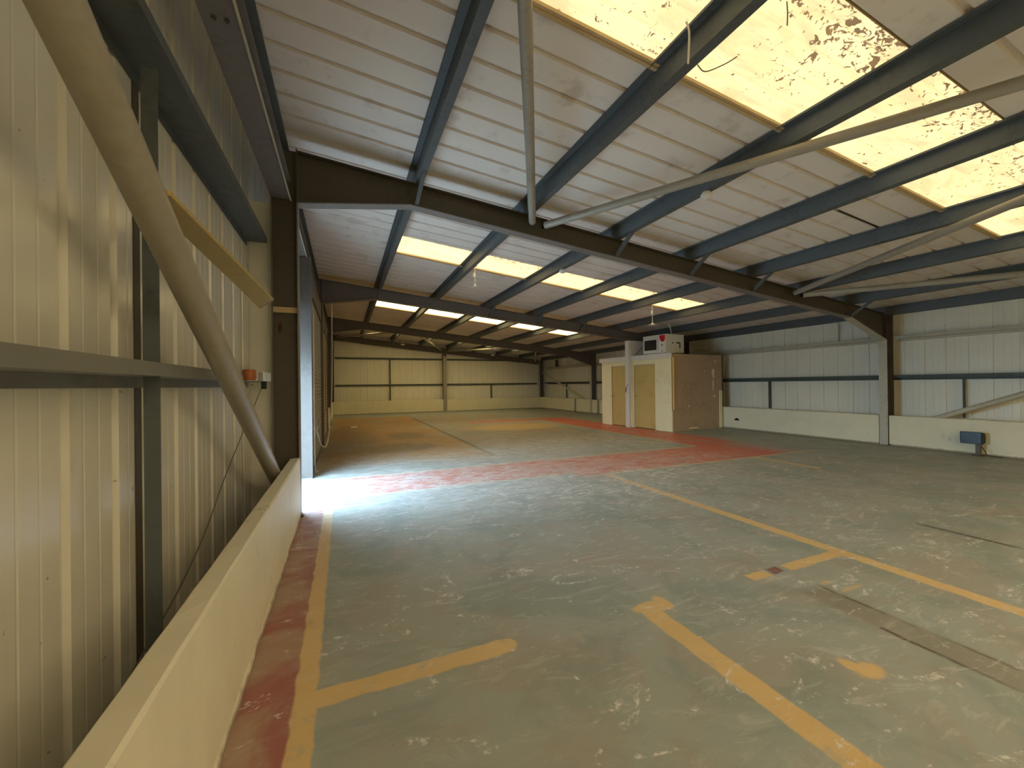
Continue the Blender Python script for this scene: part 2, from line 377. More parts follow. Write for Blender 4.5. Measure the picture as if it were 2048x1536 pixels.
# ceiling liner with openings for the rooflight strips
RLY = [(1.52 + 5.65 * k, 2.42 + 5.65 * k) for k in (-2, -1, 0, 1, 2, 3)]
RX0, RX1 = .90, 8.27
CUTB = RLY
def ccuts(y):
    for a, b in RLY:
        if a < y < b: return [(XL - .05, RX0), (RX1, XR + .05)]
    return [(XL - .05, XR + .05)]
sheet('ceiling', M['roof'], Y0 - .05, Y1 + .05, .307, 2.425, .030, .05, lambda s, o, t: (t, s, rz(t) + o), ccuts, minor=False)
CUTB = []
# rooflights: five corrugated panels between purlins per strip, with a folded edge flashing
PX = [-.60, .83, 2.30, 3.77, 5.24, 6.71, 8.18, 9.65, 11.10]  # purlin webs
RLAB = ['', '', 'long dirty rooflight strip of the nearest roof bay', 'rooflight strip in the roof bay just beyond the near rafter', 'narrow looking rooflight strip beyond the second rafter', 'rooflight strip of the farthest roof bay']
for i, (a, b) in enumerate(RLY):
    e = bpy.data.objects.new('window_%d' % (i + 1), None); C.objects.link(e); e.location = (.9, a, rz(.9)); WO[e] = Vector(e.location)
    e['kind'] = 'structure'
    if RLAB[i]: e['label'] = RLAB[i]
    for k in range(5):
        x0 = PX[1 + k] + (.07 if k == 0 else 0); x1 = PX[2 + k] + (.09 if k == 4 else 0)
        m = MB(); pr = []; s = a
        while s < b - 1e-6:
            pr += [(s, .012), (min(s + .10, b), .012), (min(s + .13, b), .034), (min(s + .17, b), .034)]; s += .20
        pr.append((b, .012))
        for (s0, o0), (s1, o1) in zip(pr, pr[1:]):
            if s1 - s0 < 1e-6: continue
            m.poly([(x0, s0, rz(x0) + o0), (x1, s0, rz(x1) + o0), (x1, s1, rz(x1) + o1), (x0, s1, rz(x0) + o1)])
        m.build('pane', M['rl_back_fill' if i < 2 else 'rl_near' if i == 2 else 'rl_mid' if i == 3 else 'rl_far'], e)
    fm = MB()
    for y, d in ((b, 1),):
        for w, h in ((.0, .012), (.03, .02)):
            p = [(0, -h), (d * .028, -h), (d * .028, .03), (0, .03)]
            fm.ext(p, (RX0, y + d * w, rz(RX0) - .001), (RX1, y + d * w, rz(RX1) - .001), (0, 1, 0), (0, 0, 1))
    fm.ext([(-.004, -.002), (0, -.002), (0, .06), (-.004, .06)], (RX0, a, rz(RX0)), (RX1, a, rz(RX1)), (0, 1, 0), (0, 0, 1))
    for xx in (RX0 - .004, RX1): fm.box(xx, xx + .004, a, b, rz(xx) - .002, rz(xx) + .06)
    fm.ext([(-.02, .06), (b - a + .06, .06), (b - a + .06, .063), (-.02, .063)][:0] or [(0, .056), (.004, .056), (.004, .06), (0, .06)], (RX0, b, rz(RX0)), (RX1, b, rz(RX1)), (0, 1, 0), (0, 0, 1))
    fm.build('frame', M['timber'], e)
# ------------------------------------------------------------------ low block walls (baseboards) with painted tops
def dado(name, mat, x0, x1, y0, y1, z=.632, seed=1, gaps=(), face=None):
    rnd = random.Random(seed); m = MB()
    longy = (y1 - y0) > (x1 - x0)
    a0, a1 = (y0, y1) if longy else (x0, x1)
    segs = []; c = a0
    for g0, g1 in gaps: segs.append((c, g0)); c = g1
    segs.append((c, a1))
    for s0, s1 in segs:
        n = max(2, int((s1 - s0) / .11)); rows = []
        # cross-section loop with slight waviness of the trowelled edges
        for i in range(n + 1):
            s = s0 + (s1 - s0) * i / n
            j = lambda k=.004: rnd.uniform(-k, k)
            w = (x0, x1) if longy else (y0, y1)
            foot = rnd.uniform(.0, .014)
            A = [(w[0], 0), (w[0], z + j(.003)), (w[0] + .008, z + .008 + j(.002)), (w[1] - .008, z + .008 + j(.002)), (w[1] + j(.002), z - .004 + j(.003)), (w[1] + j(.002), .05), (w[1] + foot if face != 'neg' else w[1], .018 + j(.006)), (w[1] + foot * .8 if face != 'neg' else w[1], 0)]
            if face == 'neg': A = [(w[1], 0), (w[1], z), (w[1] - .008, z + .008), (w[0] + .008, z + .008), (w[0] + j(.002), z - .004 + j(.003)), (w[0] + j(.002), .05), (w[0] - foot, .018 + j(.006)), (w[0] - foot * .8, 0)]
            rows.append([((p, s, q) if longy else (s, p, q)) for p, q in A])
        k = len(rows[0]); b = len(m.v)
        for r in rows: m.v += r
        for i in range(n):
            for q in range(k): m.f.append((b + i * k + q, b + i * k + (q + 1) % k, b + (i + 1) * k + (q + 1) % k, b + (i + 1) * k + q))
        m.f.append(tuple(range(b, b + k))); e = b + n * k; m.f.append(tuple(range(e + k - 1, e - 1, -1)))
    return struct(m.build(name, mat))
dado('baseboard_left', M['dado'], -.535, -.4425, -1.1, 4.86, seed=3)
dado('baseboard_left_far', M['dado_r'], -.60, -.48, 14.3, 21.45, seed=5)
dado('baseboard_right', M['dado_r'], 10.92, 11.04, Y0 + .05, 21.65, seed=4, gaps=((4.88, 5.06), (15.62, 15.80), (17.62, 17.80)), face='neg')
dado('baseboard_far', M['dado_r'], -.48, 10.92, 21.53, 21.65, seed=6, face='neg')

# ------------------------------------------------------------------ steel frame
def column(x0, y, z1, right, label, mats):
    t = thing('steel_column', label, 'column', (x0, y, 0), 'portal frame columns')
    s = 1 if not right else -1          # direction towards the room interior
    xi = x0                             # inner face x
    xo = x0 - s * .255
    lo, hi = min(xi, xo), max(xi, xo)
    m = MB().box(lo + .012, hi - .012, y - .004, y + .004, 0, z1)
    m.build('web', mats[0], t)
    MB().box(*((lo, lo + .012) if s > 0 else (hi - .012, hi)), y - .075, y + .075, 0, z1).build('outer_flange', M['steel_lt'], t)
    zh = 3.395 if s > 0 else 2.285
    if y > 21: zh = z1
    MB().box(*((hi - .012, hi) if s > 0 else (lo, lo + .012)), y - .075, y + .075, 0, zh).build('inner_flange', mats[1], t)
    if zh < z1: MB().box(*((hi - .012, hi) if s > 0 else (lo, lo + .012)), y - .075, y + .075, zh, z1).build('end_plate', mats[0], t)
    MB().box(lo - .03, hi + .03, y - .11, y - .077, 0, .018).build('base_plate', mats[0], t)
    return t
CL = {4.97: 'dark brown steel column standing at the end of the near low wall', 10.62: 'left wall steel column between the two roller shutters',
      16.27: 'left wall steel column past the tan shutter', 21.75: 'steel corner column where left wall meets the far gable', -.68: 'left wall steel column behind the camera', -6.33: 'left wall steel column farthest behind the camera'}
CR = {4.97: 'right wall steel column with a cream painted front flange, in the open', 10.62: 'right wall steel column hidden behind the cubicle',
      16.27: 'right wall steel column just left of the cubicle, by the gap in the low wall', 21.75: 'steel corner column at the far right corner', -.68: 'right wall steel column behind the camera', -6.33: 'right wall steel column farthest behind the camera'}
for y in (4.97, 10.62, 16.27, 21.75, -.68, -6.33):
    near = y < 6
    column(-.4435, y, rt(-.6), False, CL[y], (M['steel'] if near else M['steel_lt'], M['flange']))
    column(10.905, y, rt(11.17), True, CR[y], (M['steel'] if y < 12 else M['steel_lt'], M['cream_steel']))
RLB = {4.97: 'nearest dark brown sloping rafter crossing the whole roof', 10.62: 'second sloping rafter, lilac brown, behind the pendant lamps',
       16.27: 'third rafter, just past the narrow rooflight strip', 21.75: 'gable rafter against the far wall', -.68: 'rafter above and behind the camera'}
for y in (4.97, 10.62, 16.27, 21.75, -.68, -6.33):
    t = thing('steel_rafter', RLB.get(y, 'rafter farthest behind the camera'), 'beam', (5, y, rb(5)), 'portal frame rafters')
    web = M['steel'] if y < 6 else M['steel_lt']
    x0, x1 = -.441, 10.90
    m = MB()
    p = [(-.004, .012), (.004, .012), (.004, .268), (-.004, .268)]
    m.ext(p, (x0, y, rb(x0)), (x1, y, rb(x1)), (0, 1, 0), (0, 0, 1))
    m.ext([(-.075, .268), (.075, .268), (.075, .28), (-.075, .28)], (x0, y, rb(x0)), (x1, y, rb(x1)), (0, 1, 0), (0, 0, 1))
    m.build('web', web, t)
    MB().ext([(-.075, 0), (.075, 0), (.075, .012), (-.075, .012)], (.76, y, rb(.76)), (9.63, y, rb(9.63)), (0, 1, 0), (0, 0, 1)).build('bottom_flange', M['flange'] if y < 12 else web, t)
    if y < 21:
        for (xa, za, xb, zb, fm) in ((-.441, 3.395, .764, rb(.764), M['flange']), (10.90, 2.285, 9.63, rb(9.63), M['cream_steel'] if y < 12 else M['flange'])):
            h = MB()
            h.prism([(xa, y - .004, za + .012), (xb, y - .004, zb + .012), (xa, y - .004, rb(xa) + .012)], (0, .008, 0))
            h.prism([(xa, y - .075, za), (xb, y - .075, zb), (xb, y - .075, zb + .012), (xa, y - .075, za + .012)], (0, .15, 0))
            q = h.build('haunch', web if xa < 0 else fm, t)
            if xa > 5:
                q.data.materials.append(web)
                for pl in q.data.polygons[:5]: pl.material_index = 1
            else:
                q.data.materials.append(fm)
                for pl in q.data.polygons[5:]: pl.material_index = 1
_c = [o for o in C.objects if o.get('label') == CL[4.97]][0]
MB().prism([(-.629 + .022 * math.cos(k * PI / 5), 4.9655, 2.045 + .055 * math.sin(k * PI / 5)) for k in range(10)], (0, -.002, 0)).build('rust_spot', plain('rust', (.06, .022, .008), .8, 0, .3, 30), _c)
# purlins: Z sections on the rafters
PLAB = ['dark green eaves purlin close above the left wall', 'first full purlin from the left wall, at the left ends of the rooflights',
        'purlin meeting the near rafter at the joint of the two left tube braces', 'purlin carrying the white oval lamp in the near bay',
        'purlin running through the middle of the rooflight strips', 'purlin between the last two rooflight panels on the right',
        'purlin along the right ends of the rooflights', 'purlin next to the right eaves, above the cream column haunch', 'eaves purlin resting along the top of the right wall']
for i, x in enumerate(PX):
    z = rt(x) + .002; d = .178
    pr = [(-.003, 0), (.075, -.007), (.075, .012), (.071, .012), (.071, -.003), (.003, .004), (.003, d), (-.07, d + .007), (-.07, d - .012), (-.066, d - .012), (-.066, d + .003), (-.003, d - .004)]
    o = MB().ext(pr, (x, Y0 + .05, z), (x, Y1 - .03, z), (1, 0, 0), (0, 0, 1)).build('roof_purlin', M['purlin'], None, (x, 4.0, z))
    tag(o, PLAB[i], 'purlin', 'roof purlins')
# cleats bolted on the rafters and fly braces down to the bottom flange
blab = {4.97: 'near rafter', 10.62: 'second rafter'}
plab2 = {1: 'first purlin from the left wall', 3: 'purlin with the white oval lamp', 4: 'purlin through the middle of the rooflights', 5: 'purlin left of the last rooflight panel', 7: 'purlin above the right haunch', 2: 'purlin at the left tube brace joint'}
for y in (4.97, 10.62):
    for i in (1, 3, 4, 5, 7):
        x = PX[i]; zt = rt(x)
        t = thing('fly_brace', 'angle stay from the %s down to the %s' % (blab and plab2[i], blab[y]), 'bracket', (x, y, rb(x)), 'fly braces on the rafters')
        MB().ext([(0, 0), (.045, 0), (.045, .004), (.004, .004), (.004, .045), (0, .045)], (x + .02, y - .42, zt - .0), (x - .02, y - .078, rb(x) + .02), (1, 0, 0), (0, .5, .86)).build('angle', M['purlin'], t)
        MB().box(x + .004, x + .012, y - .06, y + .06, zt + .003, zt + .15).build('cleat', M['black'], t)
# eaves strut in the left wall bays
for (a, b, lb) in ((-.60, 4.89, 'lilac grey eaves strut high on the left wall, in the near bay'), (5.05, 10.54, 'eaves strut above the doorway and grey shutter'), (10.7, 16.19, 'eaves strut above the tan shutter')):
    m = MB().ext(iprof(.20, .19), (-.6, a, 3.516), (-.6, b, 3.516), (1, 0, 0), (0, 0, 1))
    t = m.build('eaves_strut', M['flange'], None, (-.6, a, 3.416)); tag(t, lb, 'beam', 'eaves struts')
    MB().box(-.512, -.500, a, b, 3.400, 3.417).build('lip', M['cream_steel'], t)
    if a < 0:
        for dx in (-.63, -.57): MB().lathe((dx, 2.62, 3.402), [(.0, 0), (.012, 0), (.012, .014), (0, .014)], 6).build('bolt_head', M['steel'], t)
# left wall girts
def girt(z, a, b, lab, mat, cat='girt', xo=XL + .004, xi=-.73, flip=1):
    s = 1 if xi > xo else -1
    pr = [(0, 0), (xi - xo, 0), (xi - xo, .055), (xi - xo - s * .004, .055), (xi - xo - s * .004, .004), (0, .004)]
    pr = [(0, -.05), (s * .004, -.05), (s * .004, 0), (xi - xo, 0), (xi - xo, .058), (xi - xo - s * .004, .058), (xi - xo - s * .004, .004), (0, .004)]
    o = MB().ext(pr, (xo, a, z), (xo, b, z), (1, 0, 0), (0, 0, 1)).build('wall_girt', mat, None, (xo, a, z)); tag(o, lab, 'girt', 'wall girts'); return o
girt(1.455, -.60, 4.89, 'grey girt at eye level along the near left wall', M['girt'])
girt(2.92, -.60, 4.89, 'blue-grey girt high on the near left wall under the eaves strut', M['purlin'])
girt(1.46, -.60, 10.5, 'dark green girt halfway up the right wall in front of the floodlight bay', M['dark_green'], xo=XR - .003, xi=11.18)
girt(1.46, 10.75, 21.6, 'dark girt halfway up the right wall beyond the cubicle', M['dark_green'], xo=XR - .003, xi=11.18)
girt(2.31, -.60, 4.89, 'cream girt high on the right wall, near bay', M['cream_steel'], xo=XR - .003, xi=11.18)
girt(2.31, 5.05, 10.5, 'cream girt high on the right wall between column and cubicle', M['cream_steel'], xo=XR - .003, xi=11.18)
girt(2.33, 10.75, 21.6, 'pale girt high on the right wall beyond the cubicle', M['cream_steel'], xo=XR - .003, xi=11.18)
for z, lb in ((1.45, 'lower dark girt across the far gable wall'), (2.83, 'upper dark girt across the far gable wall')):
    o = MB().box(-.40, 10.8, 21.835, 21.895, z - .045, z + .045).build('wall_girt', M['dark_green'], None, (5, 21.8, z)); tag(o, lb, 'girt', 'wall girts')
# sag posts
def post(label, x0, x1, y0, y1, z0, z1, mat):
    o = MB().ext([(0, 0), (1, 0), (1, .12), (.1, .12), (.1, 1), (0, 1)], (x0, y0, z0), (x0, y0, z1), (x1 - x0, 0, 0), (0, y1 - y0, 0)).build('side_rail_post', mat, None, (x0, y0, z0))
    return tag(o, label, 'post', 'side rail posts')
post('dark steel upright on the near left wall, crossing the eye level girt', -.835, -.775, 2.315, 2.375, 0, 2.865, M['purlin'])
post('short dark upright under the girt between cubicle and cream column', 11.33, 11.27, 7.77, 7.84, .64, 1.41, M['dark_green'])
post('upright under the eaves, just left of the cream column', 11.33, 11.28, 6.03, 6.10, 2.38, 2.80, M['clad_r'])
post('dark upright under the girt behind the floodlight', 11.33, 11.28, 3.85, 3.89, .64, 1.41, M['dark_green'])
post('short upright on the right wall beyond the cubicle, behind the flat brace', 11.33, 11.27, 19.2, 19.28, .64, 1.41, M['dark_green'])
post('upright under the eaves near the far right corner', 11.33, 11.26, 20.2, 20.5, 2.4, 2.80, M['dark_green'])
o = MB().box(2.21, 2.27, 21.80, 21.87, .64, 2.78).build('side_rail_post', M['dark_green'], None, (2.24, 21.8, .64)); tag(o, 'tall thin dark upright on the left half of the far gable', 'post', 'side rail posts')
o = MB().box(7.82, 7.88, 21.80, 21.87, .64, 1.40).build('side_rail_post', M['dark_green'], None, (7.85, 21.8, .64)); tag(o, 'short thin dark upright on the right half of the far gable', 'post', 'side rail posts')
t = thing('gable_post', 'wide steel post in the middle of the far gable wall', 'column', (5.08, 21.6, 0))
MB().ext(iprof(.20, .15), (5.08, 21.62, 0), (5.08, 21.62, 3.12), (0, 1, 0), (1, 0, 0)).build('shaft', M['steel_lt'], t)
MB().box(4.985, 5.18, 21.500, 21.516, 0, 3.0).build('front_flange', M['tube_lt'], t)

# ------------------------------------------------------------------ tube bracing
def brace(label, p, q, r, mat, flat=.16, thick=.014):
    p, q = Vector(p), Vector(q); d = (q - p).normalized()
    t = thing('tube_brace', label, 'brace', tuple(p), 'tubular steel braces')
    MB().tube([p, q], r, 20).build('tube', mat, t, smooth=True)
    for e, s in ((p, -1), (q, 1)):
        side = d.cross(Vector((0, 0, 1))).normalized() * .004
        up = side.cross(d).normalized() * (r * .8)
        a = e - d * s * .05; b = e + d * s * .06
        MB().prism([a - up - side, a + up - side, b + up * .9 - side, b - up * .9 - side], side * 2).build('end_plate', M['black'], t)
    return t
def zr(x): return rt(x) - .105
brace('big diagonal tube rising left from the foot of the near left column', (-.60, 4.76, .315), (-.60, -.60, 3.33), .058, M['tube'])
brace('roof tube running almost straight up the picture from the near rafter', (2.36, 4.86, zr(2.36)), (-.36, -.60, zr(-.36)), .047, M['tube_lt'])
brace('long roof tube crossing the dirty rooflight from the near rafter', (2.56, 4.86, zr(2.56)), (5.06, -.60, zr(5.06)), .047, M['tube'])
brace('roof tube from the middle right of the near rafter to the right picture edge', (7.80, 4.86, zr(7.8)), (5.22, -.60, zr(5.22)), .047, M['tube'])
brace('roof tube low under the right eaves, starting beside the cream haunch', (8.04, 4.86, zr(8.04)), (10.6, -.60, zr(10.6)), .047, M['tube_lt'])
brace('cream tube rising from behind the right low wall near the floodlight', (11.03, 4.87, .31), (11.03, -.50, 2.72), .05, M['cream_steel'])
for k, (xa, xb, lb) in enumerate(((2.36, -.3, 'leftmost roof tube in the farthest bay'), (2.6, 4.9, 'roof tube of the farthest bay ending left of the gable post top'), (7.8, 5.3, 'roof tube of the farthest bay ending right of the gable post top'), (8.04, 10.6, 'rightmost roof tube in the farthest bay'))):
    brace(lb, (xa, 16.37, zr(xa)), (xb, 21.62, zr(xb)), .047, M['tube_lt'])
# flat bar brace, far right
m = MB().prism([(11.0, 21.60, 2.10), (11.0, 21.60, 2.20), (11.0, 17.2, .75), (11.0, 17.2, .641)], (.012, 0, 0))
tag(m.build('flat_bar_brace', M['cream_steel'], None, (11.0, 17.2, .641)), 'pale flat diagonal bar on the right wall in the far corner bay', 'brace')

# flashing returning from the cladding to the column on both sides of the doorway
struct(MB().box(XL - .01, -.702, 5.03, 5.045, 0, 3.4).box(XL - .01, -.88, 5.045, 5.12, 0, 3.4).build('trim_6', M['clad_l']))
struct(MB().box(XL - .01, -.70, 6.84, 6.855, 0, 3.4).build('trim_7', M['clad_l']))
struct(MB().box(XL, -.70, 5.045, 6.84, DOOR[2], DOOR[2] + .06).build('trim_8', M['flange']))
# ------------------------------------------------------------------ left wall: doorway, jamb, shutters
t = thing('door_jamb_post', 'lilac grey steel jamb post between the bright doorway and the grey shutter', 'post', (-.5, 6.92, 0))
MB().ext(iprof(.25, .15), (-.575, 6.92, 0), (-.575, 6.92, 3.41), (0, 1, 0), (1, 0, 0)).build('shaft', M['steel_lt'], t)
def shutter(name_label, y0, y1, mat, xs=-.50):
    t = thing('roller_shutter', name_label, 'shutter', (xs, (y0 + y1) / 2, 0), 'roller shutters on the left wall')
    m = MB(); z = .03; pr = [(0, 0)]
    prof = []
    n = 38; hgt = 2.86 / n
    for i in range(n):
        z0 = .03 + i * hgt
        prof += [(0, z0), (.012, z0 + hgt * .2), (.016, z0 + hgt * .5), (.012, z0 + hgt * .8), (0, z0 + hgt * .97)]
    prof += [(0, 2.89), (-.012, 2.89), (-.012, .03)]
    m.ext(prof, (xs, y0, 0), (xs, y1, 0), (1, 0, 0), (0, 0, 1)).build('curtain', mat, t)
    MB().box(xs - .03, xs + .03, y0, y1, 0, .045).build('bottom_rail', M['steel_lt'], t)
    for a in (y0 - .07, y1): MB().ext([(-.04, 0), (.04, 0), (.04, .07), (-.04, .07)], (xs, a, 0), (xs, a, 2.95), (1, 0, 0), (0, 1, 0)).build('guide_rail', M['steel_lt'], t)
    MB().box(-.78, xs + .03, y0 - .07, y1 + .07, 2.95, 3.36).build('barrel_housing', M['steel_lt'], t, bevel=.02)
    return t
shutter('tall grey roller shutter beside the doorway on the left wall', 7.20, 10.38, M['shutter'])
s2 = shutter('tan roller shutter farther down the left wall', 11.2, 13.9, M['shutter_tan'])
# chain of the tan shutter
m = MB()
for k in range(44):
    z = .75 + k * .048; m.lathe((-.435, 11.55, z), [(.0, 0), (.011, .006), (.011, .03), (0, .036)], 6)
m.build('hand_chain', M['chain'], s2)
MB().ext([(0, 1.9), (.014, 1.91), (.014, 2.59), (-.012, 2.59), (-.012, 1.9)] , (-.86, 5.14, 0), (-.86, 6.59, 0), (1, 0, 0), (0, 0, 1)).build('curtain', M['shutter'],
    thing('roller_shutter', 'half raised roller shutter over the bright doorway behind the near left column', 'shutter', (-.86, 5.96, 1.85), 'roller shutters on the left wall'))
MB().box(-.885, -.835, 5.14, 6.59, 1.85, 1.90).build('bottom_rail', M['steel_lt'], [o for o in C.objects if o.name.startswith('roller_shutter')][-1])
# hanging cables
def spline(pts, n=10):
    pts = [Vector(p) for p in pts]; out = []
    P = [pts[0]] + pts + [pts[-1]]
    for i in range(1, len(P) - 2):
        for k in range(n):
            t = k / n; a, b, c, d = P[i - 1], P[i], P[i + 1], P[i + 2]
            out.append(.5 * ((2 * b) + (c - a) * t + (2 * a - 5 * b + 4 * c - d) * t * t + (3 * b - a - 3 * c + d) * t ** 3))
    return out + [pts[-1]]
def cable(label, pts, r, mat, cat='cable', name='hanging_cable', n=8):
    o = MB().tube(spline(pts), r, n).build(name, mat, None, tuple(pts[0]), smooth=True); return tag(o, label, cat)
t = thing('switch_box', 'small pale switch box on the grey shutter with a looped cable', 'switch', (-.46, 7.60, .78))
MB().box(-.482, -.43, 7.52, 7.66, .74, .86).build('box', M['greybox'], t, bevel=.006)
cable('long cable loop hanging from the second rafter down past the grey shutter', [(-.25, 10.53, 3.40), (-.25, 10.50, 2.2), (-.265, 10.3, 1.15), (-.30, 9.5, .45), (-.33, 8.75, .24), (-.39, 8.1, .34), (-.425, 7.75, .58), (-.44, 7.66, .66), (-.412, 7.60, .72)], .013, M['cable'])
cable('thin white cable dropping straight to the floor beside the jamb post', [(-.45, 7.34, 2.62), (-.452, 7.30, 1.3), (-.45, 7.31, .4), (-.44, 7.31, .03), (-.40, 7.36, .012)], .010, M['cable'])
# ------------------------------------------------------------------ left wall small things
t = thing('wooden_plank', 'flat yellow ochre board lying level behind the big diagonal tube', 'board', (-.62, 1.7, 2.15))
m = MB().prism([(-.615, 1.95, 2.15), (-.715, 1.95, 2.15), (-.727, 4.42, 2.15), (-.553, 3.96, 2.15)], (0, 0, .02))
m.build('board', M['ply'], t, bevel=.002)
MB().prism([(-.725, 4.425, 2.148), (-.551, 3.965, 2.148), (-.551, 3.965, 2.172), (-.725, 4.425, 2.172)], (.004, .008, 0)).build('edge_band', M['timber'], t)
o = MB().box(-.69, -.458, 4.93, 4.965, 2.205, 2.265).build('timber_batten', M['timber'], None, (-.57, 4.95, 2.2), bevel=.004); tag(o, 'short pale timber batten wedged across the near left column', 'batten')
t = thing('sounder_box', 'orange-brown and grey fittings in a row on the eye level girt', 'alarm box', (-.71, 3.8, 1.51))
MB().lathe((-.70, 3.80, 1.46), [(.045, 0), (.05, .02), (.05, .075), (.044, .085), (0, .085)], 18).build('orange_cap', M['orange'], t, smooth=True)
t = thing('junction_box', 'grey box with a pale edge on the eye level girt, right of the orange fitting', 'electrical box', (-.71, 4.10, 1.46))
MB().box(-.73, -.67, 3.93, 4.20, 1.46, 1.535).build('body', M['greybox'], t, bevel=.006)
MB().box(-.73, -.664, 3.905, 3.926, 1.457, 1.54).build('lid_edge', M['white'], t)
t = thing('socket_box', 'white twin switch box at the column end of the eye level girt', 'electrical box', (-.71, 4.45, 1.44))
MB().box(-.73, -.675, 4.30, 4.46, 1.46, 1.545).build('left_gang', M['white'], t, bevel=.005)
MB().box(-.73, -.675, 4.50, 4.68, 1.46, 1.545).build('right_gang', M['white'], t, bevel=.005)
MB().box(-.725, -.69, 4.44, 4.52, 1.385, 1.458).build('gland', M['black'], t)
cable('thin dark cable slanting down the near left wall from the white switch box', [(-.73, 4.48, 1.385), (-.84, 4.32, 1.02), (-.885, 3.85, .68), (-.89, 3.40, .42), (-.89, 2.9, .24), (-.89, 2.2, .1), (-.89, 1.9, .03)], .004, M['dcable'])
# a darker lap strip between two cladding sheets
o = MB().box(XL - .018, XL + .004, 2.455, 2.52, .0, 2.87).build('trim_1', M['steel'], None, (XL, 2.48, 0)); struct(o)
o = MB().box(XL - .018, XL + .006, 4.60, 4.64, .0, 2.87).build('trim_2', M['cream_steel'], None, (XL, 4.6, 0)); struct(o)
# ------------------------------------------------------------------ cubicle
from mathutils import Matrix
ang = math.radians(5.2)
O = Vector((8.642, 8.823, 0)); EX = Vector((math.cos(ang), math.sin(ang), 0)); EY = Vector((-math.sin(ang), math.cos(ang), 0))
def local(o, z=0.0):
    """turn a thing authored in the cubicle's own axes to its place"""
    o.rotation_euler = (0, 0, ang); o.location = tuple(O + Vector((0, 0, 0)) + EX * o.location[0] + EY * o.location[1] + Vector((0, 0, o.location[2])))
    return o
cb = thing('toilet_cubicle', 'boxy cream and brown cubicle with two ochre doors against the right wall', 'cubicle', (0, 0, 0))
m = MB()
m.box(0, .10, 0, .60, 0, 2.13).box(0, .10, 1.46, 1.75, 0, 2.13).box(0, .10, 2.49, 2.98, 0, 2.13).box(0, .10, .60, 1.46, 1.975, 2.13).box(0, .10, 1.75, 2.49, 1.975, 2.13)
m.build('front_wall', M['cubicle'], cb, bevel=.004)
MB().box(.004, 2.235, -.012, 0, 0, 2.24).build('side_panel', M['hardboard'], cb)
MB().box(.10, 2.235, 2.94, 2.98, 0, 2.13).build('back_side_wall', M['hardboard'], cb)
MB().box(.0, 2.235, .0, 2.98, 2.13, 2.24).build('roof_deck', M['hardboard'], cb)
MB().box(-.05, -.001, -.03, 3.05, 2.125, 2.255).build('fascia', M['white'], cb, bevel=.004)
MB().box(-.06, .10, -.03, 3.05, 2.2555, 2.27).build('fascia_cap', M['white'], cb)
MB().box(.03, .085, -.045, -.0125, .62, 2.14).build('corner_trim', M['foam'], cb, bevel=.01)
MB().box(-.012, .03, -.022, -.0125, 0, .6).build('corner_bead', M['cubicle'], cb)
MB().box(2.10, 2.235, -.03, -.0125, .0, 1.15).build('skirting_stub', M['cubicle'], cb)
for (a, b, hd) in ((.62, 1.45, 1.40), (1.77, 2.47, 2.42)):
    d = MB().box(.03, .07, a, b, .015, 1.965).build('door', M['doorpaint'], cb, bevel=.003)
    f = MB().box(.012, .10, a - .02, a, 0, 1.975).box(.012, .10, b, b + .02, 0, 1.975).box(.012, .10, a - .02, b + .02, 1.965, 1.975).build('door_frame', M['timber'], cb)
    MB().tube([(.03, hd, 1.0), (-.01, hd, 1.0), (-.01, hd - .08, 1.0)], .009, 8).build('handle', M['chain'], d, smooth=True)
# pale scrapes and a repair patch on the hardboard side
def scrape(cx, cz, w, h, seed):
    r = random.Random(seed); pts = []
    for k in range(14):
        a = 2 * PI * k / 14; q = r.uniform(.65, 1.1); pts.append((cx + math.cos(a) * w * q, -.0135, cz + math.sin(a) * h * q))
    MB().prism(pts, (0, .001, 0)).build('scuff_mark', M['cubicle'], cb)
scrape(1.83, 1.68, .07, .17, 1); scrape(1.82, 1.32, .035, .22, 2); scrape(1.87, .98, .07, .035, 3); scrape(1.42, 1.75, .03, .03, 4)
scrape(1.93, 2.05, .03, .04, 5); scrape(.72, .72, .025, .04, 6); scrape(.9, .06, .28, .03, 7); scrape(.6, 1.95, .015, .02, 8)
local(cb)
cp = thing('white_post', 'tall white square post standing in front of the cubicle between its doors', 'post', (-.10, 1.58, 0))
MB().box(-.175, -.065, 1.50, 1.66, 0, 2.76).build('shaft', M['white'], cp, bevel=.012)
MB().box(-.064, -.02, 1.49, 1.53, .0, 2.1).build('side_batten', M['cubicle'], cp)
MB().tube([(-.19, 1.60, 1.27), (-.20, 1.61, 1.20), (-.19, 1.61, 1.12)], .012, 8).build('latch', M['black'], cp)
MB().tube([(-.18, 1.60, 1.27), (-.19, 1.56, 1.36), (-.19, 1.48, 1.36)], .006, 6).build('hook', M['black'], cp)
local(cp)
bp_ = thing('white_board', 'white upright board on the cubicle roof between post and oven', 'board', (.0, 1.5, 2.27))
MB().prism([(-.06, 1.49, 2.27), (-.06, 1.49, 2.76), (.62, 1.49, 2.76), (.62, 1.49, 2.27)], (0, .02, 0)).build('panel', M['white'], bp_)
MB().prism([(.06, 1.484, 2.29), (.085, 1.484, 2.27), (.45, 1.484, 2.56), (.43, 1.484, 2.58)], (0, .006, 0)).build('diagonal_strip', M['greybox'], bp_)
local(bp_)
mw = thing('microwave_oven', 'white microwave oven with a red sticker on the cubicle roof', 'microwave', (.05, .6, 2.27))
MB().box(.0, .76, .17, 1.03, 2.285, 2.83).build('body', M['white'], mw, bevel=.012)
for fx in (.06, .68):
    for fy in (.24, .96): MB().lathe((fx, fy, 2.2705), [(.03, 0), (.03, .015)], 10).build('foot', M['black'], mw)
dr = MB().box(-.028, -.001, .43, 1.025, 2.29, 2.825).build('door', M['white'], mw, bevel=.006)
MB().box(-.032, -.027, .50, .965, 2.385, 2.69).build('window', M['black'], dr)
